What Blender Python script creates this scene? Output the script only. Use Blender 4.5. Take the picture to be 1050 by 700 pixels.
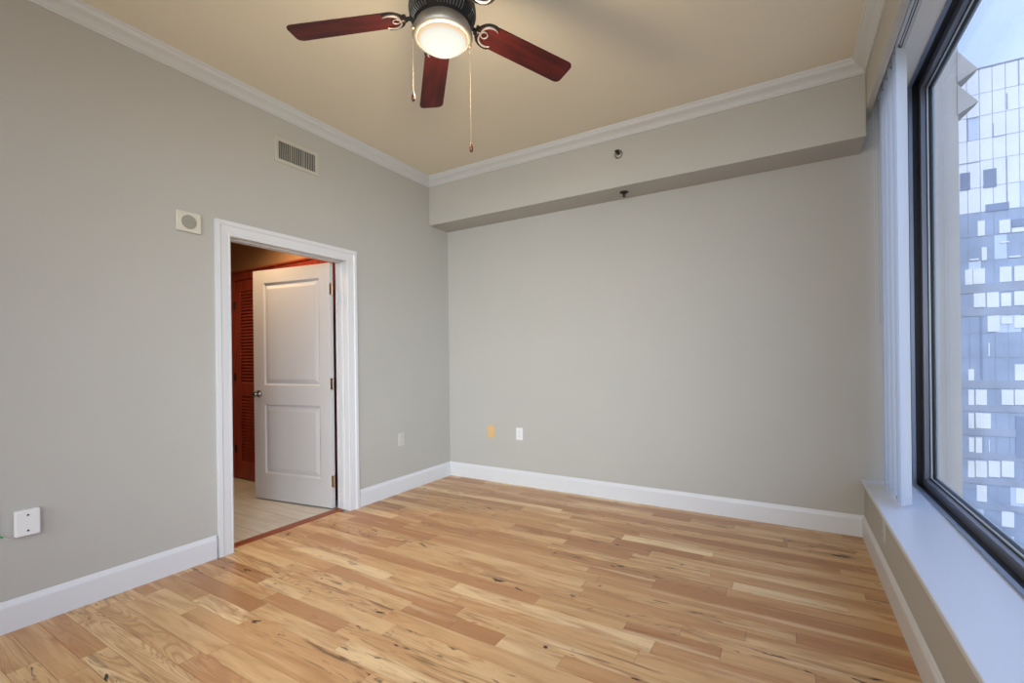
import bpy, bmesh, math, random
from mathutils import Vector, Matrix
random.seed(7)
for o in list(bpy.data.objects): bpy.data.objects.remove(o)
scn = bpy.context.scene
COL = scn.collection
PI = math.pi

# ------------------------------------------------------------------ camera
CAM = Vector((3.0734, -3.851, 1.2222)); YAW = 0.538; ROLL = -0.012; FPX = 472.35
cd = bpy.data.cameras.new('camera'); cam = bpy.data.objects.new('camera', cd); COL.objects.link(cam)
F = Vector((-math.sin(YAW), math.cos(YAW), 0)); R = Vector((math.cos(YAW), math.sin(YAW), 0)); U = R.cross(F)
R2 = R * math.cos(ROLL) + U * math.sin(ROLL); U2 = -R * math.sin(ROLL) + U * math.cos(ROLL)
M = Matrix((R2, U2, -F)).transposed().to_4x4(); M.translation = CAM
cam.matrix_world = M
cd.sensor_width = 36; cd.lens = 36 * FPX / 1050; cd.shift_y = 17.45 / 1050; cd.clip_end = 2000; cd.clip_start = .02
scn.camera = cam

# ------------------------------------------------------------------ view and light
scn.view_settings.view_transform = 'Standard'; scn.view_settings.look = 'None'
scn.view_settings.gamma = 1; scn.view_settings.use_curve_mapping = False
scn.view_settings.exposure = 0.6

def nn(t, typ, **kw):
    n = t.nodes.new(typ)
    for k, v in kw.items(): setattr(n, k, v)
    return n
w = bpy.data.worlds.new('sky'); scn.world = w; w.use_nodes = True; t = w.node_tree; t.nodes.clear()
wo = nn(t, 'ShaderNodeOutputWorld'); bg = nn(t, 'ShaderNodeBackground'); tc = nn(t, 'ShaderNodeTexCoord')
sx = nn(t, 'ShaderNodeSeparateXYZ'); cr = nn(t, 'ShaderNodeValToRGB'); mr = nn(t, 'ShaderNodeMapRange')
ns = nn(t, 'ShaderNodeTexNoise'); mx = nn(t, 'ShaderNodeMixRGB'); cr2 = nn(t, 'ShaderNodeValToRGB')
t.links.new(tc.outputs['Generated'], sx.inputs[0]); t.links.new(sx.outputs['Z'], mr.inputs['Value'])
mr.inputs['From Min'].default_value = -.2; mr.inputs['From Max'].default_value = 1
e = cr.color_ramp.elements
e[0].position = .12; e[0].color = (.30, .31, .33, 1); e[1].position = 1; e[1].color = (.22, .40, .85, 1)
a = e.new(.17); a.color = (.68, .79, 1, 1)
a = e.new(.45); a.color = (.47, .60, .93, 1)
t.links.new(mr.outputs[0], cr.inputs['Fac'])
t.links.new(tc.outputs['Generated'], ns.inputs['Vector']); ns.inputs['Scale'].default_value = 2.2; ns.inputs['Detail'].default_value = 6
e = cr2.color_ramp.elements; e[0].position = .5; e[0].color = (0, 0, 0, 1); e[1].position = .8; e[1].color = (.38, .38, .38, 1)
t.links.new(ns.outputs['Fac'], cr2.inputs['Fac']); t.links.new(cr2.outputs[0], mx.inputs['Fac'])
t.links.new(cr.outputs[0], mx.inputs[1]); mx.inputs[2].default_value = (1, 1, 1, 1)
t.links.new(mx.outputs[0], bg.inputs['Color']); bg.inputs['Strength'].default_value = 1.25
t.links.new(bg.outputs[0], wo.inputs[0])

def area(name, loc, target, sx_, sy_, power, color):
    l = bpy.data.lights.new(name, 'AREA'); l.shape = 'RECTANGLE'; l.size = sx_; l.size_y = sy_; l.energy = power; l.color = color
    o = bpy.data.objects.new(name, l); COL.objects.link(o); o.location = loc
    o.rotation_euler = (Vector(target) - Vector(loc)).to_track_quat('-Z', 'Y').to_euler(); return o
# fill lamps added behind the camera, by the solid rear wall and side window
rd = area('rear_fill', (1.75, -6.30, 1.5), (1.75, -1.2, 0), 3.2, 2.3, 34, (.95, .98, 1)); rd.data.spread = math.radians(105)
sd = area('side_fill', (3.60, -4.9, 1.6), (.35, 0, .62), 1.7, 2.2, 19, (.84, .93, 1)); sd.data.spread = math.radians(62)

sl = bpy.data.lights.new('sun', 'SUN'); sl.energy = 1.25; sl.angle = .02; sl.color = (1, .96, .9)
so = bpy.data.objects.new('sun', sl); COL.objects.link(so); so.rotation_euler = Vector((.06, 1, -.9)).to_track_quat('-Z', 'Y').to_euler()

# ------------------------------------------------------------------ materials
def mat(name, color, rough=.5, metal=0, bump=0, bscale=200, var=0, vscale=3, spec=None, emit=None, estr=0):
    m = bpy.data.materials.new(name); m.use_nodes = True; t = m.node_tree
    b = t.nodes['Principled BSDF']; b.inputs['Base Color'].default_value = (*color, 1)
    b.inputs['Roughness'].default_value = rough; b.inputs['Metallic'].default_value = metal
    if spec is not None: b.inputs['Specular IOR Level'].default_value = spec
    if emit: b.inputs['Emission Color'].default_value = (*emit, 1); b.inputs['Emission Strength'].default_value = estr
    tc = nn(t, 'ShaderNodeTexCoord')
    if var:
        n = nn(t, 'ShaderNodeTexNoise'); n.inputs['Scale'].default_value = vscale; n.inputs['Detail'].default_value = 5
        t.links.new(tc.outputs['Object'], n.inputs['Vector'])
        r = nn(t, 'ShaderNodeValToRGB'); r.color_ramp.elements[0].position = .3; r.color_ramp.elements[1].position = .7
        r.color_ramp.elements[0].color = (*[c * (1 - var) for c in color], 1); r.color_ramp.elements[1].color = (*[min(1, c * (1 + var)) for c in color], 1)
        t.links.new(n.outputs['Fac'], r.inputs['Fac']); t.links.new(r.outputs[0], b.inputs['Base Color'])
    if bump:
        n = nn(t, 'ShaderNodeTexNoise'); n.inputs['Scale'].default_value = bscale; n.inputs['Detail'].default_value = 3
        t.links.new(tc.outputs['Object'], n.inputs['Vector'])
        bp = nn(t, 'ShaderNodeBump'); bp.inputs['Strength'].default_value = bump; bp.inputs['Distance'].default_value = .002
        t.links.new(n.outputs['Fac'], bp.inputs['Height']); t.links.new(bp.outputs[0], b.inputs['Normal'])
    return m

wall_m = mat('wall_paint', (.470, .458, .418), .75, bump=.25, bscale=140, var=.015, vscale=2)
ceil_m = mat('ceiling_paint', (.77, .715, .575), .85, bump=.15, bscale=120)
trim_m = mat('white_trim_paint', (.69, .70, .71), .35)
crown_m = mat('crown_paint', (.60, .615, .61), .4)
soffit_m = mat('soffit_paint', (.86, .85, .80), .5)
sill_m = mat('sill_paint', (.70, .74, .80), .30)
door_m = mat('door_paint', (.60, .60, .60), .4)
plate_white = mat('white_plastic', (.78, .78, .77), .35)
plate_greige = mat('painted_plate', (.58, .56, .53), .45)
plate_amber = mat('almond_plastic', (.72, .47, .20), .4)
plate_cream = mat('cream_plastic', (.63, .60, .50), .45)
grille_m = mat('speaker_grille', (.36, .35, .29), .6, bump=.8, bscale=900)
slot_m = mat('dark_slot', (.02, .02, .02), .8)
vent_in = mat('vent_interior', (.03, .028, .022), .9)
vent_m = mat('vent_enamel', (.52, .50, .43), .45)
chrome_m = mat('chrome', (.30, .29, .28), .18, 1)
nickel_m = mat('brushed_nickel', (.36, .33, .28), .5, .9)
bronze_m = mat('dark_bronze', (.035, .032, .03), .38, .7)
silver_m = mat('antique_silver', (.50, .45, .42), .4, .6)
brass_m = mat('aged_brass', (.55, .50, .38), .3, 1)
wire_m = mat('clear_wire', (.62, .62, .60), .4)
green_m = mat('green_wire', (.05, .35, .10), .5)
chain_m = mat('chain_metal', (.30, .25, .19), .45, .6)
fob_m = mat('fob_wood', (.10, .035, .015), .3)
vane_m = mat('vinyl_vane', (.66, .68, .70), .45)
rail_m = mat('rail_aluminium', (.62, .63, .63), .35)
alu_blue = mat('window_aluminium', (.24, .29, .38), .35, .4)
alu_light = mat('glazing_bead', (.55, .62, .66), .35, .2)
gasket_m = mat('black_gasket', (.004, .005, .008), .5)
bronze_frame = mat('bronze_window_frame', (.20, .215, .26), .35, .5)
pier_m = mat('pale_concrete', (.50, .49, .47), .9, bump=.3, bscale=40, var=.06, vscale=1.5)
street_m = mat('street', (.12, .12, .13), .9)
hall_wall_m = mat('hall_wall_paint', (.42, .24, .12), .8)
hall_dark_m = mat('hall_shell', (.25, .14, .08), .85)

def wood(name, cols, scale=(2, 30, 30), rough=.35, dark=None):
    m = bpy.data.materials.new(name); m.use_nodes = True; t = m.node_tree; b = t.nodes['Principled BSDF']
    tc = nn(t, 'ShaderNodeTexCoord'); mp = nn(t, 'ShaderNodeMapping'); mp.inputs['Scale'].default_value = scale
    n = nn(t, 'ShaderNodeTexNoise'); n.inputs['Scale'].default_value = 1.5; n.inputs['Detail'].default_value = 8; n.inputs['Distortion'].default_value = .8
    r = nn(t, 'ShaderNodeValToRGB'); r.color_ramp.elements[0].position = .3; r.color_ramp.elements[1].position = .75
    r.color_ramp.elements[0].color = (*cols[0], 1); r.color_ramp.elements[1].color = (*cols[1], 1)
    t.links.new(tc.outputs['Object'], mp.inputs[0]); t.links.new(mp.outputs[0], n.inputs['Vector'])
    t.links.new(n.outputs['Fac'], r.inputs['Fac']); t.links.new(r.outputs[0], b.inputs['Base Color'])
    b.inputs['Roughness'].default_value = rough; b.inputs['Specular IOR Level'].default_value = .3
    return m
blade_m = wood('cherry_blade', ((.028, .004, .004), (.100, .010, .009)), (1.5, 14, 14), .5)
cherry_m = wood('cherry_door', ((.20, .026, .014), (.34, .055, .028)), (14, 14, 1.5), .35)
thresh_m = wood('cherry_threshold', ((.22, .05, .02), (.36, .10, .04)), (14, 1.5, 14), .35)

def floor_material():
    m = bpy.data.materials.new('rustic_maple_planks'); m.use_nodes = True; t = m.node_tree; L = t.links.new
    b = t.nodes['Principled BSDF']
    uv = nn(t, 'ShaderNodeUVMap'); uv.uv_map = 'UVMap'                 # u along the board in metres, v across, both shifted per board
    at = nn(t, 'ShaderNodeAttribute'); at.attribute_name = 'plank'     # r tone, g knottiness, b redness
    sep = nn(t, 'ShaderNodeSeparateColor'); L(at.outputs['Color'], sep.inputs[0])
    tone = nn(t, 'ShaderNodeValToRGB'); e = tone.color_ramp.elements
    e[0].position = 0; e[0].color = (.45, .215, .09, 1); e[1].position = 1; e[1].color = (.90, .66, .36, 1)
    for p, c in ((.12, (.57, .31, .135)), (.30, (.69, .43, .20)), (.55, (.75, .50, .25)), (.8, (.81, .58, .31))):
        x = e.new(p); x.color = (*c, 1)
    L(sep.outputs['Red'], tone.inputs['Fac'])
    # broad colour clouding in each board
    def noise(scale, det, dist, rough=.55, vec=None):
        mp = nn(t, 'ShaderNodeMapping'); mp.inputs['Scale'].default_value = scale; L(uv.outputs[0], mp.inputs[0])
        n = nn(t, 'ShaderNodeTexNoise'); n.inputs['Scale'].default_value = 1; n.inputs['Detail'].default_value = det
        n.inputs['Distortion'].default_value = dist; n.inputs['Roughness'].default_value = rough
        L(mp.outputs[0], n.inputs['Vector']); return n
    def ramp(src, p0, p1, c0=0, c1=1):
        r = nn(t, 'ShaderNodeValToRGB'); r.color_ramp.elements[0].position = p0; r.color_ramp.elements[1].position = p1
        r.color_ramp.elements[0].color = (c0, c0, c0, 1); r.color_ramp.elements[1].color = (c1, c1, c1, 1); L(src, r.inputs['Fac']); return r.outputs[0]
    def mix(fac, a, c, mode='MIX'):
        x = nn(t, 'ShaderNodeMixRGB', blend_type=mode)
        for s, i in ((fac, 0), (a, 1), (c, 2)):
            if isinstance(s, (int, float)): x.inputs[i].default_value = s
            elif isinstance(s, tuple): x.inputs[i].default_value = (*s, 1)
            else: L(s, x.inputs[i])
        return x.outputs[0]
    c = tone.outputs[0]
    cloud = noise((1.7, 13, 1), 3, .6)
    c = mix(ramp(cloud.outputs['Fac'], .44, .70, 0, .80), c, (.43, .205, .075))
    redn = noise((2.6, 16, 1), 3, 1.2)
    c = mix(ramp(redn.outputs['Fac'], .58, .74, 0, .7), c, (.42, .15, .055))
    pale = noise((1.1, 17, 1), 2, .3)
    c = mix(ramp(pale.outputs['Fac'], .58, .7, 0, .45), c, (.90, .70, .42))
    # cathedral grain
    mp = nn(t, 'ShaderNodeMapping'); mp.inputs['Scale'].default_value = (.9, 9, 1); L(uv.outputs[0], mp.inputs[0])
    wv = nn(t, 'ShaderNodeTexNoise'); wv.inputs['Scale'].default_value = 1.1; wv.inputs['Detail'].default_value = 1.5; wv.inputs['Distortion'].default_value = .7
    L(mp.outputs[0], wv.inputs['Vector'])
    mul = nn(t, 'ShaderNodeMath', operation='MULTIPLY'); mul.inputs[1].default_value = 130; L(wv.outputs['Fac'], mul.inputs[0])
    sn = nn(t, 'ShaderNodeMath', operation='SINE'); L(mul.outputs[0], sn.inputs[0])
    gm = nn(t, 'ShaderNodeMath', operation='MULTIPLY'); L(ramp(sn.outputs[0], .1, 1, 0, .62), gm.inputs[0]); L(sep.outputs['Blue'], gm.inputs[1])
    c = mix(gm.outputs[0], c, (.42, .21, .09))
    fine = noise((6, 170, 1), 5, .2, .7)
    c = mix(ramp(fine.outputs['Fac'], .45, .75, 0, .30), c, (.33, .17, .07))
    # mineral streaks and knots
    st = noise((2.3, 30, 1), 4, 1.6)
    sm = nn(t, 'ShaderNodeMath', operation='MULTIPLY'); L(ramp(st.outputs['Fac'], .54, .68, 0, .9), sm.inputs[0]); L(sep.outputs['Green'], sm.inputs[1])
    c = mix(sm.outputs[0], c, (.15, .075, .032))
    kn = noise((9, 26, 1), 2, .5)
    km = nn(t, 'ShaderNodeMath', operation='MULTIPLY'); L(ramp(kn.outputs['Fac'], .635, .70), km.inputs[0]); L(ramp(sep.outputs['Green'], .1, .6), km.inputs[1])
    c = mix(km.outputs[0], c, (.035, .018, .010))
    L(c, b.inputs['Base Color'])
    b.inputs['Roughness'].default_value = .34; b.inputs['Specular IOR Level'].default_value = .4
    bp = nn(t, 'ShaderNodeBump'); bp.inputs['Strength'].default_value = .08; bp.inputs['Distance'].default_value = .002
    L(fine.outputs['Fac'], bp.inputs['Height']); L(bp.outputs[0], b.inputs['Normal'])
    return m
floor_m = floor_material()
gap_m = mat('plank_gap', (.10, .05, .022), .8)

def hall_floor_material():
    m = bpy.data.materials.new('hall_tile'); m.use_nodes = True; t = m.node_tree; L = t.links.new; b = t.nodes['Principled BSDF']
    tc = nn(t, 'ShaderNodeTexCoord')
    br = nn(t, 'ShaderNodeTexBrick'); br.inputs['Scale'].default_value = 1; br.inputs['Brick Width'].default_value = .9; br.inputs['Row Height'].default_value = .15
    br.inputs['Mortar Size'].default_value = .002; br.inputs['Color1'].default_value = (.86, .82, .72, 1); br.inputs['Color2'].default_value = (.74, .70, .60, 1)
    br.inputs['Mortar'].default_value = (.45, .42, .37, 1)
    mp = nn(t, 'ShaderNodeMapping'); mp.inputs['Scale'].default_value = (2, 22, 1)
    n = nn(t, 'ShaderNodeTexNoise'); n.inputs['Scale'].default_value = 1.3; n.inputs['Detail'].default_value = 6
    L(tc.outputs['Object'], br.inputs['Vector']); L(tc.outputs['Object'], mp.inputs[0]); L(mp.outputs[0], n.inputs['Vector'])
    x = nn(t, 'ShaderNodeMixRGB', blend_type='MULTIPLY'); x.inputs[0].default_value = .45
    L(br.outputs['Color'], x.inputs[1]); L(n.outputs['Fac'], x.inputs[2]); L(x.outputs[0], b.inputs['Base Color'])
    b.inputs['Roughness'].default_value = .4
    return m
hall_floor_m = hall_floor_material()

def glass_material(name, tint=(1, 1, 1), ior=1.45, k=1.0):
    m = bpy.data.materials.new(name); m.use_nodes = True; t = m.node_tree; t.nodes.clear(); L = t.links.new
    o = nn(t, 'ShaderNodeOutputMaterial'); tr = nn(t, 'ShaderNodeBsdfTransparent'); gl = nn(t, 'ShaderNodeBsdfGlossy'); mxs = nn(t, 'ShaderNodeMixShader'); fr = nn(t, 'ShaderNodeLayerWeight')
    pw = nn(t, 'ShaderNodeMath', operation='POWER'); pw.inputs[1].default_value = 5; ma = nn(t, 'ShaderNodeMath', operation='MULTIPLY_ADD'); ma.inputs[1].default_value = .6 * k; ma.inputs[2].default_value = .03 * k
    fr.inputs['Blend'].default_value = .5
    tr.inputs[0].default_value = (*tint, 1); gl.inputs['Roughness'].default_value = .02
    L(fr.outputs['Facing'], pw.inputs[0]); L(pw.outputs[0], ma.inputs[0]); L(ma.outputs[0], mxs.inputs[0]); L(tr.outputs[0], mxs.inputs[1]); L(gl.outputs[0], mxs.inputs[2]); L(mxs.outputs[0], o.inputs[0])
    return m
pane_m = glass_material('window_glass', (.97, .985, 1), 1.22)

# ------------------------------------------------------------------ mesh helpers
def box(bm, x0, x1, y0, y1, z0, z1):
    v = [bm.verts.new(p) for p in ((x0, y0, z0), (x1, y0, z0), (x1, y1, z0), (x0, y1, z0), (x0, y0, z1), (x1, y0, z1), (x1, y1, z1), (x0, y1, z1))]
    fs = [bm.faces.new([v[i] for i in f]) for f in ((0, 3, 2, 1), (4, 5, 6, 7), (0, 1, 5, 4), (1, 2, 6, 5), (2, 3, 7, 6), (3, 0, 4, 7))]
    return v, fs
def NB(): return bmesh.new()
def obj(name, bm, m, parent=None, smooth=False, bevel=0, seg=2, loc=None, recalc=True):
    if recalc: bmesh.ops.recalc_face_normals(bm, faces=bm.faces[:])
    me = bpy.data.meshes.new(name); bm.to_mesh(me); bm.free()
    for mm in (m if isinstance(m, (list, tuple)) else [m]): me.materials.append(mm)
    if smooth:
        for p in me.polygons: p.use_smooth = True
    o = bpy.data.objects.new(name, me); COL.objects.link(o)
    if parent is not None: o.parent = parent
    if loc is not None: o.location = loc
    if bevel:
        b = o.modifiers.new('bevel', 'BEVEL'); b.width = bevel; b.segments = seg; b.limit_method = 'ANGLE'; b.angle_limit = .6
        b.harden_normals = False
    return o
def bobj(name, boxes, m, parent=None, **k):
    bm = NB()
    for q in boxes: box(bm, *q)
    return obj(name, bm, m, parent, **k)
def empty(name, loc=(0, 0, 0), rot=(0, 0, 0), parent=None):
    o = bpy.data.objects.new(name, None); COL.objects.link(o); o.location = loc; o.rotation_euler = rot; o.empty_display_size = .1
    if parent: o.parent = parent
    return o
def tag(o, label, cat, group=None):
    o['label'] = label; o['category'] = cat
    if group: o['group'] = group
    return o
def st(o, label, cat=None):
    o['kind'] = 'structure'; o['label'] = label; o['category'] = cat or 'room'
    return o
def sweep(bm, prof, a, b_, horizontal=True):
    """prof: closed list of (p, h); a, b_: functions (p, h) -> point at each end"""
    va = [bm.verts.new(a(p, h)) for p, h in prof]; vb = [bm.verts.new(b_(p, h)) for p, h in prof]
    n = len(prof)
    for i in range(n): bm.faces.new((va[i], va[(i + 1) % n], vb[(i + 1) % n], vb[i]))
    bm.faces.new(va); bm.faces.new(vb[::-1])
def lathe(bm, prof, n=48, c=(0, 0, 0), axis='z'):
    rings = []
    for r, z in prof:
        if r < 1e-6:
            p = (0, 0, z); p = p if axis == 'z' else ((z, 0, 0) if axis == 'x' else (0, z, 0))
            rings.append([bm.verts.new(Vector(p) + Vector(c))]); continue
        ring = []
        for i in range(n):
            a = 2 * PI * i / n; x, y = r * math.cos(a), r * math.sin(a)
            p = (x, y, z) if axis == 'z' else ((z, x, y) if axis == 'x' else (x, z, y))
            ring.append(bm.verts.new(Vector(p) + Vector(c)))
        rings.append(ring)
    for A, B in zip(rings, rings[1:]):
        for i in range(n):
            j = (i + 1) % n
            if len(A) == 1 and len(B) == 1: continue
            if len(A) == 1: bm.faces.new((A[0], B[i], B[j]))
            elif len(B) == 1: bm.faces.new((A[i], A[j], B[0]))
            else: bm.faces.new((A[i], A[j], B[j], B[i]))
def tube(bm, pts, r, n=8, closed=False):
    pts = [Vector(p) for p in pts]; rings = []
    N = len(pts)
    for i, p in enumerate(pts):
        d = (pts[(i + 1) % N] - pts[i - 1]) if closed else (pts[min(i + 1, N - 1)] - pts[max(i - 1, 0)])
        d.normalize(); up = Vector((0, 0, 1)) if abs(d.z) < .9 else Vector((1, 0, 0))
        s = d.cross(up).normalized(); u = s.cross(d)
        rr = r[i] if isinstance(r, (list, tuple)) else r
        rings.append([bm.verts.new(p + rr * (math.cos(2 * PI * k / n) * s + math.sin(2 * PI * k / n) * u)) for k in range(n)])
    for i in range(N if closed else N - 1):
        A, B = rings[i], rings[(i + 1) % N]
        for k in range(n): bm.faces.new((A[k], A[(k + 1) % n], B[(k + 1) % n], B[k]))
    if not closed: bm.faces.new(rings[0][::-1]); bm.faces.new(rings[-1])
def prism(bm, outline, z0, z1):
    a = [bm.verts.new((x, y, z0)) for x, y in outline]; b_ = [bm.verts.new((x, y, z1)) for x, y in outline]; n = len(a)
    for i in range(n): bm.faces.new((a[i], a[(i + 1) % n], b_[(i + 1) % n], b_[i]))
    bm.faces.new(a[::-1]); bm.faces.new(b_)
def copy_tree(o, parent=None):
    c = o.copy(); COL.objects.link(c)
    if parent is not None: c.parent = parent
    for ch in list(o.children): copy_tree(ch, c)
    return c

# ------------------------------------------------------------------ room dimensions (metres)
XR = 3.509; XW = 3.757; ZC = 3.03; ZB = 2.564; DB = .296; YE = -6.4; ZH = 2.735; ZSOF = 2.93; ZS = .387
DY0, DY1, DZ = -2.238, -1.314, 2.035                    # door opening

# floor: individual boards laid along X in one mesh
def build_floor():
    bm = NB(); uvl = bm.loops.layers.uv.new('UVMap'); cl = bm.loops.layers.color.new('plank')
    box(bm, 0, XR, YE, 0, -.05, -.004)
    for f in bm.faces: f.material_index = 1
    W = .0925; y = -2.952 - 38 * W; rnd = random.Random(11)
    while y < 0:
        y0 = max(y, YE); y1 = min(y + W, 0)
        if y1 - y0 > .005:
            inside = (y0 >= DY0 and y1 <= DY1)
            xs = -.055 if inside else 0
            x = xs - rnd.random() * .8
            while x < XR:
                Lb = rnd.choice((.3, .42, .55, .65, .8, .95, 1.15, 1.35)) * (0.85 + .3 * rnd.random())
                a, b_ = max(x, xs), min(x + Lb, XR); x += Lb
                if b_ - a < .01: continue
                g = .0007; tone = min(1, max(0, rnd.gauss(.56, .20)))
                if rnd.random() < .07: tone = rnd.uniform(0, .16)
                knot = rnd.random() ** 1.3; grain = 1.0 if rnd.random() < .28 else rnd.random() * .35
                u0, v0 = rnd.uniform(0, 60), rnd.uniform(0, 60)
                z = 0
                vs = [bm.verts.new(p) for p in ((a + g, y0 + g, z), (b_ - g, y0 + g, z), (b_ - g, y1 - g, z), (a + g, y1 - g, z))]
                bt = [bm.verts.new((v.co.x, v.co.y, -.004)) for v in vs]
                fs = [bm.faces.new(vs)] + [bm.faces.new((bt[i], bt[(i + 1) % 4], vs[(i + 1) % 4], vs[i])) for i in range(4)]
                for f in fs:
                    f.material_index = 0
                    for lp in f.loops:
                        lp[uvl].uv = (lp.vert.co.x - a + u0, lp.vert.co.y - y0 + v0); lp[cl] = (tone, knot, grain, 1)
        y += W
    return obj('floor', bm, [floor_m, gap_m], recalc=False)
st(build_floor(), 'honey coloured rustic hardwood plank floor with knots and dark streaks', 'floor')

st(bobj('ceiling', [(-.12, XW + .115, YE - .1, .12, ZC, ZC + .15)], ceil_m), 'smooth cream painted ceiling above the fan', 'ceiling')
st(bobj('wall_left', [(-.12, 0, YE, DY0 - .02, -.05, ZC), (-.12, 0, DY1 + .02, 0, -.05, ZC), (-.12, 0, DY0 - .02, DY1 + .02, DZ + .02, ZC)], wall_m),
   'greige left wall with the open doorway and air vent', 'wall')
st(bobj('wall_back', [(-.12, XW + .10, 0, .12, -.05, ZC)], wall_m), 'plain greige far wall below the ceiling beam', 'wall')
# right wall: knee wall under the sill and header above the window recess
st(bobj('wall_right', [(XR, XW + .115, YE, 0, -.05, ZS - .025), (XR, XR + .035, YE, 0, ZH, ZC), (XR + .035, XW + .115, YE, 0, ZSOF + .012, ZC)], wall_m, bevel=.004),
   'greige wall around the wide window on the right', 'wall')
st(bobj('wall_rear', [(-.12, 3.95, YE - .1, YE, -.05, ZC)], wall_m), 'greige wall behind the viewer', 'wall')
st(bobj('trim_beam', [(0, XR, -DB, 0, ZB, ZC)], wall_m, bevel=.006), 'greige boxed ceiling beam along the far wall holding two sprinklers', 'beam').name = 'trim_1'

# baseboards
BB = [(0, 0), (.015, 0), (.015, .115), (.0125, .124), (.009, .130), (.006, .138), (.002, .1426), (0, .1426)]
def base(name, segs, label):
    bm = NB()
    for a, b_ in segs: sweep(bm, BB, a, b_)
    return st(obj(name, bm, trim_m), label, 'baseboard')
base('baseboard_left', [(lambda p, h: (p, YE, h), lambda p, h: (p, DY0 - .098, h)), (lambda p, h: (p, DY1 + .098, h), lambda p, h: (p, -p, h))], 'white baseboard along the left wall on both sides of the doorway')
base('baseboard_back', [(lambda p, h: (p, -p, h), lambda p, h: (XR - p, -p, h))], 'white baseboard along the far wall')
base('baseboard_right', [(lambda p, h: (XR - p, -p, h), lambda p, h: (XR - p, YE, h))], 'white baseboard below the window sill')
# crown moulding
CR = [(0, 0), (.008, 0), (.010, .006), (.016, .010), (.018, .018), (.024, .026), (.034, .036), (.045, .043), (.056, .050), (.063, .060), (.066, .068), (.072, .072), (.074, .084), (0, .084)]
ZK = ZC - .084
def crown(name, a, b_, label):
    bm = NB(); sweep(bm, CR, a, b_); return st(obj(name, bm, crown_m), label, 'crown moulding')
crown('trim_2', lambda p, h: (p, YE, ZK + h), lambda p, h: (p, -DB - p, ZK + h), 'white crown moulding along the top of the left wall')
crown('trim_3', lambda p, h: (p, -DB - p, ZK + h), lambda p, h: (XR - p, -DB - p, ZK + h), 'white crown moulding along the top of the beam')
crown('trim_4', lambda p, h: (XR - p, -DB - p, ZK + h), lambda p, h: (XR - p, YE, ZK + h), 'white crown moulding above the window wall')
# window sill board
st(bobj('trim_5', [(XR - .016, XW + .004, YE, 0, ZS - .025, ZS)], sill_m, bevel=.005), 'deep white window sill board running along the right wall', 'window sill')

st(bobj('trim_11', [(XR + .035, XW + .1, YE, 0, ZSOF, ZSOF + .012)], soffit_m), 'white soffit board above the window', 'window head')
# ------------------------------------------------------------------ doorway
cas = NB()
CP = [(0, 0), (0, .012), (.008, .016), (.016, .014), (.024, .0155), (.060, .0175), (.068, .0235), (.092, .023), (.092, 0)]   # (distance from opening, thickness)
oy0, oy1, oz = DY0 + .006, DY1 - .006, DZ - .006
def cas_loop(side):
    s = 1 if side > 0 else -1; x0 = 0 if s > 0 else -.12
    P = []
    for d, tck in CP:
        P.append([(x0 + s * tck, oy0 - d, 0), (x0 + s * tck, oy0 - d, oz + d), (x0 + s * tck, oy1 + d, oz + d), (x0 + s * tck, oy1 + d, 0)])
    V = [[cas.verts.new(q) for q in row] for row in P]
    for i in range(len(V)):
        A, B = V[i], V[(i + 1) % len(V)]
        for k in range(3): cas.faces.new((A[k], A[k + 1], B[k + 1], B[k]))
    cas.faces.new([r[0] for r in V]); cas.faces.new([r[3] for r in V])
cas_loop(1); cas_loop(-1)
st(obj('trim_6', cas, trim_m), 'white moulded door casing around the open doorway', 'door casing')
jb = NB()
for x0, x1, d in ((-.12, 0, .0), (-.085, -.052, .012)):
    box(jb, x0, x1, DY0 - .02, DY0 + d, 0, DZ + d * 0); box(jb, x0, x1, DY1 - d, DY1 + .02, 0, DZ); box(jb, x0, x1, DY0 - .02, DY1 + .02, DZ - d, DZ + .02)
st(obj('trim_7', jb, trim_m, bevel=.0015), 'white door jamb with stop inside the doorway', 'door jamb')
st(bobj('trim_8', [(-.135, -.055, DY0, DY1, -.01, .004)], thresh_m, bevel=.003), 'red brown wooden threshold strip in the doorway', 'threshold')

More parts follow.
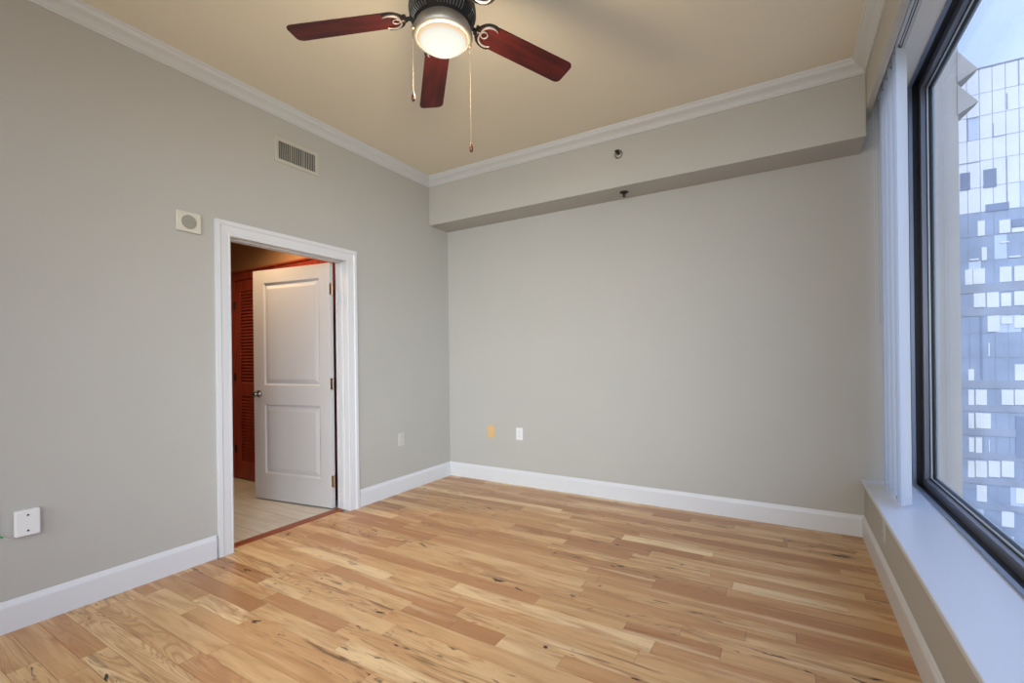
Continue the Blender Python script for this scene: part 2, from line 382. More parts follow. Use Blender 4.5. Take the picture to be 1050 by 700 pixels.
# open door leaf (local: hinge at origin, leaf along +X, face towards -Y of room)
HW, HH, HT = .905, 2.015, .035; LX = .020
door = empty('door_1', (-.128, DY1 - .016, .012), (0, 0, math.radians(180 + 8.5)))
st(door, 'white two panel door standing open into the hall', 'door')
def panel_door(name, Wd, Hh, T, panels, m, parent, face=1):
    """slab with raised panels set in moulded recesses, both faces"""
    bm = NB()
    ys = (0, T)
    xs = sorted({0, Wd} | {p[0] for p in panels} | {p[1] for p in panels})
    zs = sorted({0, Hh} | {p[2] for p in panels} | {p[3] for p in panels})
    for yf, sgn in ((0, 1), (T, -1)):
        for i in range(len(xs) - 1):
            for j in range(len(zs) - 1):
                x0, x1, z0, z1 = xs[i], xs[i + 1], zs[j], zs[j + 1]
                if any(p[0] <= x0 and x1 <= p[1] and p[2] <= z0 and z1 <= p[3] for p in panels): continue
                bm.faces.new([bm.verts.new(q) for q in ((x0, yf, z0), (x1, yf, z0), (x1, yf, z1), (x0, yf, z1))])
        for x0, x1, z0, z1 in panels:
            steps = [(0, 0), (.007, .003), (.012, .011), (.022, .012), (.030, .009), (.055, .003)]
            prev = None
            for ins, dep in steps:
                ring = [bm.verts.new(q) for q in ((x0 + ins, yf + sgn * dep, z0 + ins), (x1 - ins, yf + sgn * dep, z0 + ins), (x1 - ins, yf + sgn * dep, z1 - ins), (x0 + ins, yf + sgn * dep, z1 - ins))]
                if prev:
                    for k in range(4): bm.faces.new((prev[k], prev[(k + 1) % 4], ring[(k + 1) % 4], ring[k]))
                prev = ring
            bm.faces.new(prev)
    for q in (((0, 0, 0), (0, T, 0), (0, T, Hh), (0, 0, Hh)), ((Wd, 0, 0), (Wd, T, 0), (Wd, T, Hh), (Wd, 0, Hh)), ((0, 0, Hh), (Wd, 0, Hh), (Wd, T, Hh), (0, T, Hh)), ((0, 0, 0), (Wd, 0, 0), (Wd, T, 0), (0, T, 0))):
        bm.faces.new([bm.verts.new(p) for p in q])
    bmesh.ops.remove_doubles(bm, verts=bm.verts[:], dist=1e-5); bmesh.ops.translate(bm, verts=bm.verts[:], vec=(LX, 0, 0))
    return obj(name, bm, m, parent)
panel_door('door_leaf', HW - LX, HH, HT, [(.115, HW - LX - .125, .225, .835), (.115, HW - LX - .125, 1.00, 1.90)], door_m, door)
kb = NB()
for s, y0 in ((1, HT), (-1, 0)):
    lathe(kb, [(0, y0 - .001 * s), (.032, y0 + s * .0), (.032, y0 + s * .006), (.012, y0 + s * .012), (.011, y0 + s * .030), (.022, y0 + s * .038), (.028, y0 + s * .050), (.024, y0 + s * .060), (.012, y0 + s * .066), (0, y0 + s * .067)], 24, (HW - .065, 0, .925), 'y')
knob = obj('door_knob', kb, chrome_m, door, smooth=True); knob['label'] = 'dark chrome round knob'
for z in (.22, 1.02, 1.80):
    h = NB(); box(h, -.008, LX + .003, HT - .003, HT + .001, z - .045, z + .045); box(h, LX - .002, LX + .0005, .003, HT, z - .045, z + .045)
    tube(h, [(-.008, HT + .003, z - .05), (-.008, HT + .003, z + .05)], .006)
    obj('hinge', h, brass_m, door)['label'] = 'satin metal butt hinge'

# ------------------------------------------------------------------ hall beyond the doorway
HX = -2.25; HY = -1.16; HZ = 2.60
st(bobj('floor_hall', [(HX, -.12, -3.0, HY, -.06, -.002)], hall_floor_m), 'pale greige plank tile floor of the hall beyond the doorway', 'floor')
hw = [(HX, -.12, HY, HY + .1, -.05, HZ + .1)]
st(bobj('wall_hall', hw, hall_wall_m), 'terracotta tan hall wall above the closet door', 'wall')
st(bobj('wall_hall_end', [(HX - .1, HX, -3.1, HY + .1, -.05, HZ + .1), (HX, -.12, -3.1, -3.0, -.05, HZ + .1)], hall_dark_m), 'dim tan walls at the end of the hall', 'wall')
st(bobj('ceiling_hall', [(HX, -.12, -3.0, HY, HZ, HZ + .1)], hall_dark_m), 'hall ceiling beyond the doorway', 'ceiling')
# closet door with louvres, facing the viewer
ctop = 2.07
cl = bobj('trim_9', [(-1.985, -1.91, HY - .025, HY + .01, 0, ctop + .075), (-.40, -.33, HY - .025, HY + .01, 0, ctop + .075), (-1.91, -.40, HY - .025, HY + .01, ctop, ctop + .075),
     (-2.0, -.315, HY - .035, HY + .01, ctop + .075, ctop + .095)], cherry_m, bevel=.003)
st(cl, 'cherry wood casing around the louvred closet door', 'door casing')
def louvre_door(name, x0, x1, label, hinge_left):
    d = empty(name, (x0, HY - .005, .012)); st(d, label, 'door')
    W_ = x1 - x0; H_ = ctop - .02; s = .10
    op = [(.175, .855), (.99, 1.94)]
    bm = NB()
    box(bm, 0, s, -.017, .005, 0, H_); box(bm, W_ - s, W_, -.017, .005, 0, H_)
    for a, b_ in ((0, op[0][0]), (op[0][1], op[1][0]), (op[1][1], H_)): box(bm, s, W_ - s, -.016, .004, a, b_)
    obj('door_frame', bm, cherry_m, d, bevel=.002)
    for a, b_ in op:
        bm = NB(); n = int((b_ - a) / .032); p = (b_ - a) / n
        for i in range(n):
            z = a + (i + .5) * p
            vs = [bm.verts.new(q) for q in ((s, -.016, z - .017), (W_ - s, -.016, z - .017), (W_ - s, .002, z + .010), (s, .002, z + .010), (s, -.013, z - .019), (W_ - s, -.013, z - .019), (W_ - s, .005, z + .008), (s, .005, z + .008))]
            for f in ((0, 1, 2, 3), (7, 6, 5, 4), (0, 4, 5, 1), (2, 6, 7, 3), (1, 5, 6, 2), (0, 3, 7, 4)): bm.faces.new([vs[k] for k in f])
        obj('louvre_panel', bm, cherry_m, d)
    for z in (.30, 1.05, 1.80):
        bm = NB(); tube(bm, [((-.004 if hinge_left else W_ + .004), -.022, z - .04), ((-.004 if hinge_left else W_ + .004), -.022, z + .04)], .007)
        box(bm, -.02 if hinge_left else W_ - .015, .015 if hinge_left else W_ + .02, -.0195, -.017, z - .04, z + .04)
        obj('hinge', bm, bronze_m, d)
    return d
louvre_door('door_2', -1.905, -1.16, 'red cherry louvred closet door left of the open white door', True)
louvre_door('door_3', -1.155, -.405, 'red cherry louvred closet door hidden behind the open white door', False)
# recessed hall downlight and an added second one
DLX, DLY = -.72, -1.72
dl = empty('downlight', (DLX, DLY, HZ)); tag(dl, 'small recessed round downlight in the hall ceiling close to the closet wall', 'ceiling light')
bm = NB(); lathe(bm, [(.045, -.001), (.075, -.001), (.078, -.006), (.07, -.010), (.046, -.008)], 32); obj('trim_ring', bm, trim_m, dl, smooth=True)
lm = mat('lamp_glow', (1, .8, .5), .5, emit=(1, .70, .38), estr=6)
bm = NB(); lathe(bm, [(0, -.004), (.045, -.004), (.045, -.0005), (0, -.0005)], 32); obj('lens', bm, lm, dl)
l = bpy.data.lights.new('downlight_spot', 'SPOT'); l.energy = 34; l.color = (1, .66, .36); l.spot_size = math.radians(165); l.spot_blend = .6; l.shadow_soft_size = .04
lo = bpy.data.objects.new('downlight_spot', l); COL.objects.link(lo); lo.location = (DLX, DLY, HZ - .02)
d2 = copy_tree(dl); d2.location = (-1.55, -2.3, HZ); d2['label'] = 'added round downlight in the hall ceiling, lighting the louvred closet door'
l2 = bpy.data.lights.new('downlight_spot', 'SPOT'); l2.energy = 16; l2.color = (1, .74, .48); l2.spot_size = math.radians(150); l2.spot_blend = .6; l2.shadow_soft_size = .05  # unseen lamp added so light reaches the louvred closet door
lo = bpy.data.objects.new('downlight_spot', l2); COL.objects.link(lo); lo.location = (-1.55, -2.3, HZ - .02)

# ------------------------------------------------------------------ window
def ring_boxes(bm, x0, x1, d0, d1, ya, yb, za, zb):
    """mitred rectangular frame between inset d0 and d1 (outline ya<yb, za<zb), from depth x0 to x1"""
    def rect(d, x): return [bm.verts.new(q) for q in ((x, ya + d, za + d), (x, yb - d, za + d), (x, yb - d, zb - d), (x, ya + d, zb - d))]
    A, B, C_, D_ = rect(d0, x0), rect(d1, x0), rect(d1, x1), rect(d0, x1)
    for P, Q in ((A, B), (B, C_), (C_, D_), (D_, A)):
        for k in range(4): bm.faces.new((P[k], P[(k + 1) % 4], Q[(k + 1) % 4], Q[k]))
WYA, WYB = -4.05, -.004
win = empty('window_1', (0, 0, 0)); st(win, 'large fixed window with dark aluminium frame on the right wall', 'window')
def wring(name, m, *a, y=(WYA, WYB), z=(ZS, ZSOF), bev=.001):
    bm = NB(); ring_boxes(bm, *a, y[0], y[1], z[0], z[1]); return obj(name, bm, m, win, bevel=bev)
wring('outer_frame', alu_blue, XW - .002, XW + .018, 0, .010)
wring('frame_channel', gasket_m, XW + .018, XW + .050, 0, .003, bev=0)
wring('sash_frame', bronze_frame, XW + .050, XW + .088, 0, .050, bev=.002)
wring('gasket', gasket_m, XW + .075, XW + .092, .050, .054, bev=0)
wring('glazing_bead', alu_light, XW + .078, XW + .100, .054, .062)
wring('outer_gasket', gasket_m, XW + .086, XW + .104, .062, .065, bev=0)
wring('outside_frame', alu_light, XW + .105, XW + .115, .0, .064)
bobj('glass_pane', [(XW + .092, XW + .100, WYA + .062, WYB - .062, ZS + .062, ZSOF - .062)], pane_m, win)
# rear run of the same window, behind the viewer
win2 = empty('window_2', (0, 0, 0)); st(win2, 'second fixed window of the window wall further along the sill', 'window')
bm = NB(); ring_boxes(bm, XW, XW + .1, 0, .06, YE, WYA - .001, ZS, ZSOF); obj('outer_frame', bm, bronze_frame, win2)
bobj('glass_pane', [(XW + .06, XW + .068, YE + .06, WYA - .061, ZS + .06, ZSOF - .06)], pane_m, win2)

# vertical blind: rail and stacked vanes at the far end of the window
blind = empty('vertical_blind', (3.62, 0, ZSOF)); tag(blind, 'white vertical blind drawn open and stacked at the far end of the window', 'blind')
RX0, RX1, RZ = 3.596, 3.642, 2.890
bm = NB(); Y0, Y1 = YE, -.03
# inverted channel with two slots on the underside
for x0, x1, z0, z1 in ((RX0, RX1, ZSOF - .008, ZSOF), (RX0, RX0 + .003, RZ, ZSOF - .008), (RX1 - .003, RX1, RZ, ZSOF - .008), (RX0 + .003, RX0 + .015, RZ, RZ + .003), (RX1 - .015, RX1 - .003, RZ, RZ + .003), (RX0 + .0195, RX1 - .0195, RZ + .001, RZ + .010)):
    box(bm, x0 - 3.62, x1 - 3.62, Y0, Y1, z0 - ZSOF, z1 - ZSOF)
rail = obj('headrail', bm, rail_m, blind)
bobj('end_cap', [(RX0 - .002 - 3.62, RX1 + .002 - 3.62, Y1, Y1 + .012, RZ - .002 - ZSOF, 0)], rail_m, blind)
bobj('rail_slot', [(RX0 + .003 - 3.62, RX1 - .003 - 3.62, Y0, Y1, RZ + .012 - ZSOF, RZ + .014 - ZSOF)], slot_m, blind)['label'] = 'dark groove under the rail'
def vane_mesh():
    bm = NB(); n = 8; Wv = .089; top = RZ - .012 - ZSOF; bot = ZS + .018 - ZSOF
    pts = []
    for i in range(n + 1):
        a = i / n - .5; pts.append((a * Wv, .010 * (1 - 4 * a * a)))
    th = .0011
    for z0, z1 in ((bot, top),):
        va = [[bm.verts.new((x, y, z)) for x, y in pts] for z in (z0, z1)]
        vb = [[bm.verts.new((x, y - th, z)) for x, y in pts] for z in (z0, z1)]
        for i in range(n):
            bm.faces.new((va[0][i], va[0][i + 1], va[1][i + 1], va[1][i])); bm.faces.new((vb[0][i + 1], vb[0][i], vb[1][i], vb[1][i + 1]))
            bm.faces.new((va[0][i + 1], va[0][i], vb[0][i], vb[0][i + 1])); bm.faces.new((va[1][i], va[1][i + 1], vb[1][i + 1], vb[1][i]))
        bm.faces.new((va[0][0], va[1][0], vb[1][0], vb[0][0])); bm.faces.new((va[0][n], vb[0][n], vb[1][n], va[1][n]))
    return bm
v0 = obj('vane', vane_mesh(), vane_m, blind)
for p in v0.data.polygons: p.use_smooth = False
bm = NB(); box(bm, -.006, .006, .006, .010, RZ - .014 - ZSOF, RZ + .002 - ZSOF); clip = obj('carrier_clip', bm, chrome_m, v0)
bm = NB(); box(bm, -.036, .036, .0085, .0115, ZS + .014 - ZSOF, ZS + .034 - ZSOF); wt = obj('bottom_weight', bm, plate_white, v0)
vys = [-.155, -.225, -.29, -.355, -.42, -.49, -.56, -.632]
vang = [44, 62, 40, 60, 42, 58, 44, 50]
for i, (y, a) in enumerate(zip(vys, vang)):
    v = v0 if i == 0 else copy_tree(v0)
    v.parent = blind; v.location = (-.001, y, 0); v.rotation_euler = (0, 0, math.radians(a))
bm = NB(); pts = []
for i in range(len(vys) - 1):
    for k in range(6):
        f = k / 6; pts.append((-.001 + .01 * math.sin(i * 2.1 + f * 3), vys[i] + (vys[i + 1] - vys[i]) * f, ZS + .022 - ZSOF - .012 * math.sin(PI * f)))
tube(bm, pts, .0016, 6); obj('spacer_chain', bm, plate_white, blind)
bm = NB()
for k in range(2): tube(bm, [(-.032 - .012 * k, -.035, RZ - ZSOF + .01), (-.032 - .012 * k, -.036, -1.5)], .0012, 6)
tube(bm, [(-.032, -.036, -1.5), (-.036, -.036, -1.507), (-.040, -.036, -1.507), (-.044, -.036, -1.5)], .0012, 6)
obj('pull_cord', bm, wire_m, blind)

# ------------------------------------------------------------------ ceiling fan
FX, FY, FZ = 1.819, -2.297, 2.66
fan = empty('ceiling_fan', (FX, FY, ZC)); tag(fan, 'five blade ceiling fan with cherry blades, dark motor and lit round glass light', 'ceiling fan')
fz = FZ - ZC
bm = NB(); lathe(bm, [(0, 0), (.075, 0), (.078, -.012), (.070, -.035), (.045, -.060), (.020, -.070), (0, -.070)], 40); obj('canopy', bm, bronze_m, fan, smooth=True)
bm = NB(); lathe(bm, [(.0125, -.06), (.0125, fz + .155), (.022, fz + .15), (.024, fz + .13), (0, fz + .13)], 20); obj('downrod', bm, bronze_m, fan, smooth=True)
bm = NB(); lathe(bm, [(0, fz + .150), (.05, fz + .148), (.085, fz + .135), (.105, fz + .115), (.128, fz + .100), (.140, fz + .080), (.140, fz + .030), (.132, fz + .015), (.118, fz + .004), (.108, fz - .008), (.09, fz - .012), (0, fz - .012)], 64)
mot = obj('motor_housing', bm, bronze_m, fan, smooth=True)
bm = NB()
for i in range(60):                                                     # cooling ribs on the lower shoulder
    a = 2 * PI * i / 60
    if (i % 12) in (0, 1, 11): continue
    c, s = math.cos(a), math.sin(a)
    tube(bm, [(.1385 * c, .1385 * s, fz + .078), (.1415 * c, .1415 * s, fz + .050), (.1405 * c, .1405 * s, fz + .030), (.133 * c, .133 * s, fz + .014), (.120 * c, .120 * s, fz + .003)], .0028, 5)
r_ = obj('vent_ribs', bm, silver_m, mot); r_['kind'] = 'stuff'; r_.data.materials[0] = mat('pewter_rib', (.13, .125, .11), .4, .6)
bm = NB(); lathe(bm, [(.085, fz + .004), (.104, fz + .000), (.114, fz - .010), (.1265, fz - .040), (.1285, fz - .056), (.122, fz - .066), (.112, fz - .070), (.106, fz - .068), (.104, fz - .060), (.104, fz - .03), (.085, fz - .02)], 64)
obj('light_bowl', bm, nickel_m, fan, smooth=True)
gm_ = mat('frosted_lamp_glass', (.95, .93, .88), .4, emit=(1, .93, .76), estr=1.15)
t = gm_.node_tree; bsd = t.nodes['Principled BSDF']
tcx = nn(t, 'ShaderNodeTexCoord'); vm = nn(t, 'ShaderNodeVectorMath', operation='MULTIPLY'); vm.inputs[1].default_value = (1, 1, 0)
vl = nn(t, 'ShaderNodeVectorMath', operation='LENGTH'); rr = nn(t, 'ShaderNodeValToRGB'); e = rr.color_ramp.elements
e[0].position = .094; e[0].color = (.92, .93, .82, 1); e[1].position = .105; e[1].color = (1, .62, .32, 1)  # warmer rim glow painted into the emission by radius
t.links.new(tcx.outputs['Object'], vm.inputs[0]); t.links.new(vm.outputs[0], vl.inputs[0]); t.links.new(vl.outputs['Value'], rr.inputs['Fac']); t.links.new(rr.outputs[0], bsd.inputs['Emission Color'])
bsd.inputs['Base Color'].default_value = (.02, .02, .02, 1); bsd.inputs['Emission Strength'].default_value = .60; bsd.inputs['Specular IOR Level'].default_value = 0; bsd.inputs['Roughness'].default_value = .9
bm = NB(); lathe(bm, [(.104, fz - .058), (.1045, fz - .068), (.098, fz - .082), (.082, fz - .095), (.058, fz - .104), (.030, fz - .109), (0, fz - .110)], 64)
obj('glass_shade', bm, gm_, fan, smooth=True)['label'] = 'glowing frosted glass dome'
# blades
def blade_outline():
    pts = []; L0, L1 = .185, .672; wi, wo = .060, .066
    for k in range(9):                                                  # rounded inner end
        a = PI / 2 + PI * k / 8; pts.append((L0 + .035 + .045 * math.cos(a), wi * math.sin(a)))
    rc = .028
    for k in range(6):
        a = -PI / 2 + PI / 2 * k / 5; pts.append((L1 - rc + rc * math.cos(a) - .0, -wo + rc + rc * math.sin(a)))
    for k in range(6):
        a = PI / 2 * k / 5; pts.append((L1 - rc + rc * math.cos(a), wo - rc + rc * math.sin(a)))
    return pts
def arc(cx_, cy_, r, a0, a1, z, n=14): return [(cx_ + r * math.cos(math.radians(a0 + (a1 - a0) * i / n)), cy_ + r * math.sin(math.radians(a0 + (a1 - a0) * i / n)), z) for i in range(n + 1)]
def make_blade():
    bm = NB(); prism(bm, blade_outline(), -.003, .003)
    b = obj('fan_blade', bm, blade_m, fan, bevel=.0015)
    h = NB(); tube(h, arc(.228, 0, .061, 70, 290, -.004), .0055, 6)       # dark rim of the holder
    tube(h, [(.10, 0, -.002), (.135, 0, -.003), (.165, 0, -.004)], [.012, .009, .008], 8)
    box(h, .158, .172, -.022, .022, -.006, .006)
    k = obj('blade_holder', h, bronze_m, b)
    s = NB()
    tube(s, arc(.226, .008, .042, 50, 190, -.008), [.0018 + .0034 * math.sin(PI * i / 14) for i in range(15)], 6)
    tube(s, arc(.226, -.008, .042, 310, 170, -.008), [.0018 + .0034 * math.sin(PI * i / 14) for i in range(15)], 6)
    tube(s, arc(.203, 0, .016, 0, 342, -.008, 18), .0028, 6, closed=True)
    tube(s, [(.165, 0, -.008), (.188, 0, -.008)], .003, 6)
    sc = obj('scroll_ornament', s, silver_m, k); sc['label'] = 'pale metal scroll ornament'
    return b
PH = 2.3545; PITCH = math.radians(-11); DROOP = math.radians(4.0)
b0 = make_blade()
for i in range(5):
    b = b0 if i == 0 else copy_tree(b0)
    b.parent = fan
    b.matrix_local = Matrix.Translation((0, 0, fz + .046)) @ Matrix.Rotation(PH + i * 2 * PI / 5, 4, 'Z') @ Matrix.Rotation(DROOP, 4, 'Y') @ Matrix.Rotation(PITCH, 4, 'X')
def pull(px, py, ztop, zfob):
    p = empty('pull_chain', (px - FX, py - FY, 0), parent=fan)
    bm = NB(); z = ztop - ZC
    lathe(bm, [(0, z + .004), (.006, z + .003), (.007, z - .004), (.003, z - .008), (0, z - .008)], 12)
    tube(bm, [(0, 0, z), (0, 0, (zfob - ZC) + .04)], .0008, 6)
    n = int((ztop - zfob) / .02)
    for i in range(n): bmesh.ops.create_icosphere(bm, subdivisions=1, radius=.0014, matrix=Matrix.Translation((0, 0, z - .01 - i * .02)))
    obj('chain', bm, chain_m, p)
    bm = NB(); zb = zfob - ZC
    lathe(bm, [(0, zb), (.005, zb + .002), (.0085, zb + .012), (.0075, zb + .024), (.004, zb + .036), (.003, zb + .044), (0, zb + .044)], 14)
    obj('fob', bm, fob_m, p, smooth=True)
for a_ in ((1.754 + .0, -2.413, 2.60, 2.292), (1.889, -2.195, 2.60, 2.132)): pull(*a_)
l = bpy.data.lights.new('fan_lamp', 'POINT'); l.energy = 13; l.color = (1, .80, .55); l.shadow_soft_size = .09
lo = bpy.data.objects.new('fan_lamp', l); COL.objects.link(lo); lo.location = (FX, FY, FZ - .24)

# ------------------------------------------------------------------ wall fittings
# air vent on the left wall
vent = empty('air_vent', (0, -1.747, 2.72)); tag(vent, 'rectangular air vent grille with vertical slats high on the left wall', 'air vent')
bm = NB(); ring_boxes(bm, 0, .008, 0, .026, -.177, .177, -.089, .089)
obj('vent_frame', bm, vent_m, vent, bevel=.003)
bobj('vent_back', [(.0005, .0015, -.152, .152, -.064, .064)], vent_in, vent)
bm = NB()
for i in range(22):
    y = -.148 + i * .0141; wd = .0022 if i % 7 else .0045
    box(bm, .0015, .0075, y - wd / 2, y + wd / 2, -.0635, .0635)
obj('slats', bm, vent_m, vent)
# square wall speaker
sp = empty('wall_speaker', (0, -2.470, 2.061)); tag(sp, 'square cream wall speaker with round grille left of the doorway top', 'speaker')
bobj('cover_plate', [(0, .014, -.067, .067, -.061, .061)], plate_cream, sp, bevel=.005)
bm = NB(); lathe(bm, [(0, .0145), (.035, .0155), (.041, .0145), (.043, .013)], 36, axis='x')
for i in range(5): lathe(bm, [(.008 + i * .0075, .0146), (.0095 + i * .0075, .0168), (.011 + i * .0075, .0146)], 36, axis='x')
g_ = obj('grille', bm, grille_m, sp, smooth=True)
def wall_plate(name, frame, kind, m, label, cat, group=None):
    """frame: (origin, u axis, n axis). Local build: plate in XZ, facing -Y"""
    o = empty(name); loc, ang = frame; o.location = loc; o.rotation_euler = (0, 0, ang); tag(o, label, cat, group)
    hw_, hh_ = .037, .059
    bobj('cover_plate', [(-hw_, hw_, -.006, 0, -hh_, hh_)], m, o, bevel=.0035, seg=3)
    if kind == 'duplex':
        for s in (1, -1):
            bm = NB(); out = [(.017 * math.cos(a) if abs(math.cos(a)) < .9 else .0155 * math.copysign(1, math.cos(a)), .0145 * math.sin(a)) for a in [2 * PI * k / 24 for k in range(24)]]
            va = [bm.verts.new((x, -.0062, z + s * .0195)) for x, z in out]; vb = [bm.verts.new((x, -.0078, z + s * .0195)) for x, z in out]
            for k in range(24): bm.faces.new((va[k], va[(k + 1) % 24], vb[(k + 1) % 24], vb[k]))
            bm.faces.new(vb); rc = obj('receptacle', bm, m, o)
            bm = NB(); z = s * .0195
            box(bm, -.0065, -.005, -.0081, -.0077, z - .003, z + .005); box(bm, .005, .0065, -.0081, -.0077, z - .003, z + .005); box(bm, -.0018, .0018, -.0081, -.0077, z - .009, z - .0055)
            obj('slots', bm, slot_m, rc)
        bm = NB(); lathe(bm, [(0, -.0075), (.003, -.007), (.0032, -.006)], 12, axis='y'); obj('screw', bm, m, o)
    elif kind == 'jack':
        bm = NB(); lathe(bm, [(0, -.013), (.0045, -.013), (.0045, -.007), (.007, -.007), (.007, -.006)], 16, axis='y'); obj('coaxial_jack', bm, brass_m, o)
        for s in (1, -1):
            bm = NB(); lathe(bm, [(0, -.0075), (.003, -.007), (.0032, -.006)], 12, (0, 0, s * .042), 'y'); obj('screw', bm, m, o)
    return o
LEFT = math.radians(90); RIGHT = math.radians(-90)
wall_plate('outlet', ((0, -.721, .489), LEFT), 'duplex', plate_greige, 'pale outlet plate low on the left wall between doorway and corner', 'outlet')
wall_plate('wall_plate', ((.523, 0, .495), 0), 'jack', plate_amber, 'amber almond coloured jack plate on the far wall', 'wall plate')
wall_plate('outlet', ((.851, 0, .495), 0), 'duplex', plate_white, 'white outlet plate on the far wall right of the amber plate', 'outlet')
wall_plate('outlet', ((XR, -.756, .288), RIGHT), 'duplex', plate_greige, 'pale outlet plate on the low wall under the window sill', 'outlet')
wall_plate('wall_plate', ((0, -3.292, .500), LEFT), 'jack', plate_white, 'white jack plate at the left edge beside the surface box', 'wall plate')
# surface mounted box and its wire
sb = empty('surface_box', (0, -3.168, .485)); tag(sb, 'white surface mounted junction box with two screws low on the left wall', 'junction box')
bobj('box_cover', [(0, .032, -.042, .042, -.060, .060)], plate_white, sb, bevel=.006, seg=3)
for z in (.036, -.036):
    bm = NB(); lathe(bm, [(0, .0335), (.0042, .0330), (.0045, .032)], 14, (0, 0, z), 'x'); obj('screw', bm, slot_m, sb)['label'] = 'small dark screw'
bm = NB(); tube(bm, [(.012, -3.292, .487), (.020, -3.285, .466), (.018, -3.266, .452), (.016, -3.246, .438), (.012, -3.228, .425), (.010, -3.212, .423), (.01, -3.203, .432)], .0022, 8)
wr = obj('wire', bm, wire_m); tag(wr, 'thin pale wire looping from the jack plate to the white junction box', 'wire')
bm = NB(); tube(bm, [(.0125, -3.290, .482), (.0205, -3.285, .466), (.0185, -3.266, .452), (.0163, -3.246, .438)], .0034, 8); obj('green_sleeve', bm, green_m, wr)['label'] = 'green end of the wire'
# sprinklers on the beam
s1 = empty('sprinkler', (1.952, -DB, 2.819)); tag(s1, 'round sidewall fire sprinkler on the front face of the beam', 'sprinkler')
bm = NB(); lathe(bm, [(0, -.001), (.033, -.001), (.034, -.004), (.026, -.012), (.016, -.014), (0, -.014)], 28, axis='y'); obj('escutcheon', bm, nickel_m, s1, smooth=True)
bm = NB(); lathe(bm, [(0, -.045), (.008, -.044), (.009, -.030), (.012, -.028), (.012, -.012), (0, -.012)], 16, (.004, 0, -.0), 'y'); box(bm, -.016, .020, -.052, -.049, .004, .016)
for x in (-.010, .014): tube(bm, [(x, -.014, 0), (x * 1.2, -.03, .002), (x * .8, -.050, .008)], .002, 6)
obj('sprinkler_head', bm, bronze_m, s1)
s2 = empty('sprinkler', (1.950, -.160, ZB)); tag(s2, 'small pendent fire sprinkler under the beam', 'sprinkler')
bm = NB(); lathe(bm, [(0, -.001), (.034, -.001), (.035, -.004), (.028, -.009), (.014, -.012), (0, -.012)], 28); obj('escutcheon', bm, bronze_m, s2, smooth=True)
bm = NB(); lathe(bm, [(0, -.040), (.010, -.040), (.014, -.038), (.014, -.036), (.004, -.034), (.006, -.02), (.009, -.018), (.009, -.010), (0, -.010)], 16)
for x in (-.009, .009): tube(bm, [(x, 0, -.012), (x * 1.2, 0, -.024), (x * .6, 0, -.037)], .0018, 6)
obj('sprinkler_head', bm, bronze_m, s2)

# ------------------------------------------------------------------ outside
# own facade pier beside the window
pier = empty('facade_pier', (4.07, 1.2, -30)); tag(pier, 'pale concrete facade pier with two pointed fins just outside the window', 'pier')
bm = NB(); box(bm, -.21, .215, 0, .7, 0, 36); box(bm, -.21, -.11, -.03, .01, 0, 36); box(bm, -.11, -.085, -.015, .01, 0, 36)
obj('pier_body', bm, pier_m, pier, bevel=.012)
for zm, hh in ((3.525, .125), (3.262, .120)):
    bm = NB(); zz = zm + 30
    A = [bm.verts.new(p) for p in ((.205, -.02, zz + hh), (.205, .42, zz + hh), (.205, .42, zz - hh), (.205, -.02, zz - hh))]
    t1 = bm.verts.new((.335, .02, zz - .035)); t2 = bm.verts.new((.335, .10, zz - .035))
    bm.faces.new(A); bm.faces.new((A[0], t1, A[3])); bm.faces.new((A[0], A[1], t2, t1)); bm.faces.new((A[1], A[2], t2)); bm.faces.new((A[2], A[3], t1, t2))
    obj('pointed_fin', bm, pier_m, pier)
# glass tower across the street
D = 90
tower_x0, tower_x1, tz0, tz1 = 8, 70, -70, 43.03
tow = empty('glass_tower', (0, D, tz0)); tag(tow, 'tall glass curtain wall tower seen through the window', 'building')
def facade_mat(name, c0, rough, metal, var=.1, spec=.5):
    m = mat(name, c0, rough, metal, var=var, vscale=.25); return m
tw_pale = facade_mat('painted_sky_panel', (.84, .89, .94), .35, .0, .05)  # sky mirrored in the upper panels, painted as a pale base colour
tw_blue = facade_mat('blue_glass_panel', (.33, .41, .54), .3, .1, .16)
tw_slab = facade_mat('grey_spandrel', (.33, .38, .47), .5, 0, .15)
tw_win = facade_mat('painted_window_reflection', (.82, .86, .84), .5, 0, .08)  # lit windows mirrored from another building, painted as pale colour
tw_dark = facade_mat('dark_glass_window', (.22, .28, .40), .3, .1, .15)
tw_line = mat('panel_joint', (.36, .42, .52), .6)
P0 = 26.45 - 1.37 * 13; xs = [P0 + 1.37 * i for i in range(47)]
ZT = [43.03, 39.4, 36.1, 32.7, 29.5, 25.6, 21.95]
zz = ZT + [21.95 - 3.57 * (i + 1) for i in range(25)]
bm = NB(); rnd = random.Random(5)
box(bm, xs[0], xs[-1], .06, 30, 0, tz1 - tz0 - .05)
for f in bm.faces: f.material_index = 2
for j in range(len(zz) - 1):
    z1, z0 = zz[j], zz[j + 1]
    for i in range(len(xs) - 1):
        g = .035; top = j < 6
        if z0 < tz0: continue
        off = rnd.uniform(-.03, .03)
        v = [bm.verts.new(p) for p in ((xs[i] + g, off * .6, z0 + g - tz0), (xs[i + 1] - g, -off * .6, z0 + g - tz0), (xs[i + 1] - g, -off * .6 + .02, z1 - g - tz0), (xs[i] + g, off * .6 + .02, z1 - g - tz0))]
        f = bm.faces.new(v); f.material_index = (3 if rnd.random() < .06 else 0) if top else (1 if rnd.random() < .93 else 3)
obj('curtain_wall', bm, [tw_pale, tw_blue, tw_line, facade_mat('mid_glass_panel', (.60, .70, .86), .3, .1, .1)], tow, recalc=False)
bm = NB()
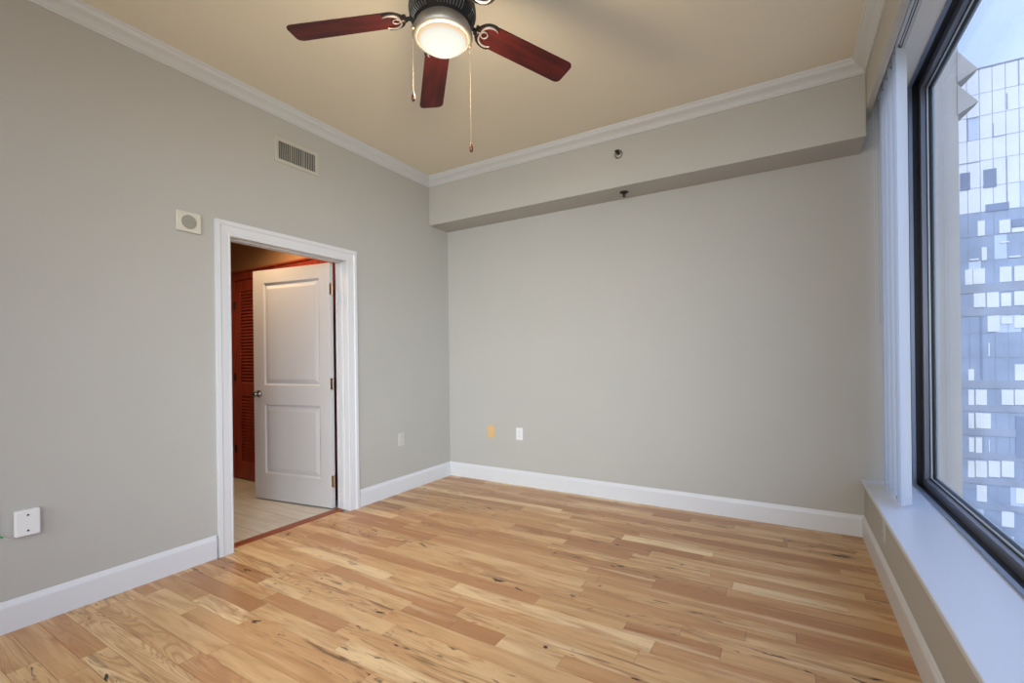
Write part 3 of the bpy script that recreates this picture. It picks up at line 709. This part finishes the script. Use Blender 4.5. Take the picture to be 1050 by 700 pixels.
for z0, z1 in [(10.1, 11.38), (6.68, 7.82), (-3.99, -2.85), (-7.41, -6.41), (-10.97, -9.83), (-14.4, -13.4), (-18.11, -17.11), (-21.82, -20.82)]:
    box(bm, xs[0], xs[-1], -.10, .0, z0 - tz0, z1 - tz0)
obj('floor_spandrel', bm, tw_slab, tow)
bobj('roof_edge', [(xs[0], xs[-1], -.08, 29.9, 43.03 - tz0, 43.2 - tz0)], tw_slab, tow)
PALE = [(27.42, 18.41, 28.25, 20.7), (29.69, 18.47, 30.89, 20.44), (30.98, 18.41, 32.26, 19.11), (29.77, 17.06, 30.77, 17.34), (27.81, 14.78, 28.43, 16.79), (26.54, 14.9, 27.59, 15.19), (30.66, 14.82, 31.94, 15.1), (25.99, 11.35, 26.84, 13.67), (26.89, 11.39, 28.2, 13.69), (29.68, 11.41, 30.98, 13.67), (31.18, 11.41, 32.41, 13.64), (26.91, 7.93, 28.22, 10.09), (28.32, 7.83, 29.65, 10.11), (29.8, 7.88, 30.9, 9.86), (31.15, 7.93, 32.38, 10.02), (28.34, 4.27, 29.67, 6.69), (29.78, 5.34, 30.98, 6.47), (31.12, 4.72, 32.35, 6.53), (28.41, 0.71, 28.62, 2.72), (31.11, -2.81, 32.29, -0.44), (26.23, -2.89, 26.92, -1.15), (26.2, -6.52, 26.89, -4.2), (27.0, -6.47, 28.25, -4.17), (29.73, -6.36, 31.03, -4.1), (31.08, -6.31, 32.26, -4.07), (26.18, -10.0, 26.86, -7.68), (26.97, -9.92, 28.64, -7.62), (26.2, -13.49, 26.83, -11.31), (26.94, -13.56, 27.67, -11.25), (28.35, -13.31, 28.5, -11.45), (26.06, -17.27, 26.86, -14.8), (26.91, -17.14, 28.16, -14.69), (28.27, -16.97, 29.55, -14.55), (29.65, -16.8, 31.0, -14.4), (26.98, -20.74, 28.13, -18.29), (31.07, -20.42, 32.15, -18.18), (29.59, -24.01, 30.94, -21.75), (29.56, -26.7, 30.91, -25.28)]
DARK = [(25.57, 25.49, 26.75, 28.11), (28.11, 25.39, 29.55, 28.1), (28.28, 21.84, 30.81, 22.98), (30.99, 19.2, 32.46, 20.35), (31.13, -13.99, 32.21, -7.84), (27.56, -2.8, 27.87, 6.6)]
def wbox(r, m, lab, dy):
    x0, z0, x1, z1 = r
    o = bobj('window', [(x0 + .04, x1 - .04, dy, .05, z0 + .04 - tz0, z1 - .04 - tz0)], m, tow); o['label'] = lab
for r in PALE: wbox(r, tw_win, 'window of another building mirrored in the facade, painted pale', -.13)
for r in DARK: wbox(r, tw_dark, 'dark blue grey window', -.12)
for q in [(31.86, 32.0, -.06, .02, 39.4 - tz0, 42.9 - tz0), (30.64, 30.76, -.06, .02, 36.3 - tz0, 38.6 - tz0), (29.2, 29.3, -.06, .02, 32.7 - tz0, 34.6 - tz0), (29.2, 30.6, -.06, .02, 32.6 - tz0, 32.74 - tz0), (25.4, 27.76, -.06, .02, 29.4 - tz0, 29.54 - tz0), (30.55, 30.66, -.06, .02, 22.2 - tz0, 29.4 - tz0), (26.5, 26.6, -.06, .02, 32.7 - tz0, 36.1 - tz0), (26.4, 27.8, -.06, .02, 36.0 - tz0, 36.12 - tz0)]: bobj('panel_joint', [q], tw_line, tow)
# the same rhythm of painted window reflections continues to the right, out of frame here
rnd = random.Random(9)
bm = NB()
for k in range(10):
    zt = 13.67 - 3.57 * k
    for i in range(17, 46):
        if xs[i] > 32.3 and rnd.random() < .5: box(bm, xs[i] + .05, xs[i + 1] - .05, -.12, .04, zt - 2.2 - tz0, zt - tz0)
o = obj('window_reflections', bm, tw_win, tow); o['kind'] = 'stuff'
st(bobj('ground', [(-300, 300, 10, 400, -70.5, -70)], street_m), 'street level far below the window', 'ground')
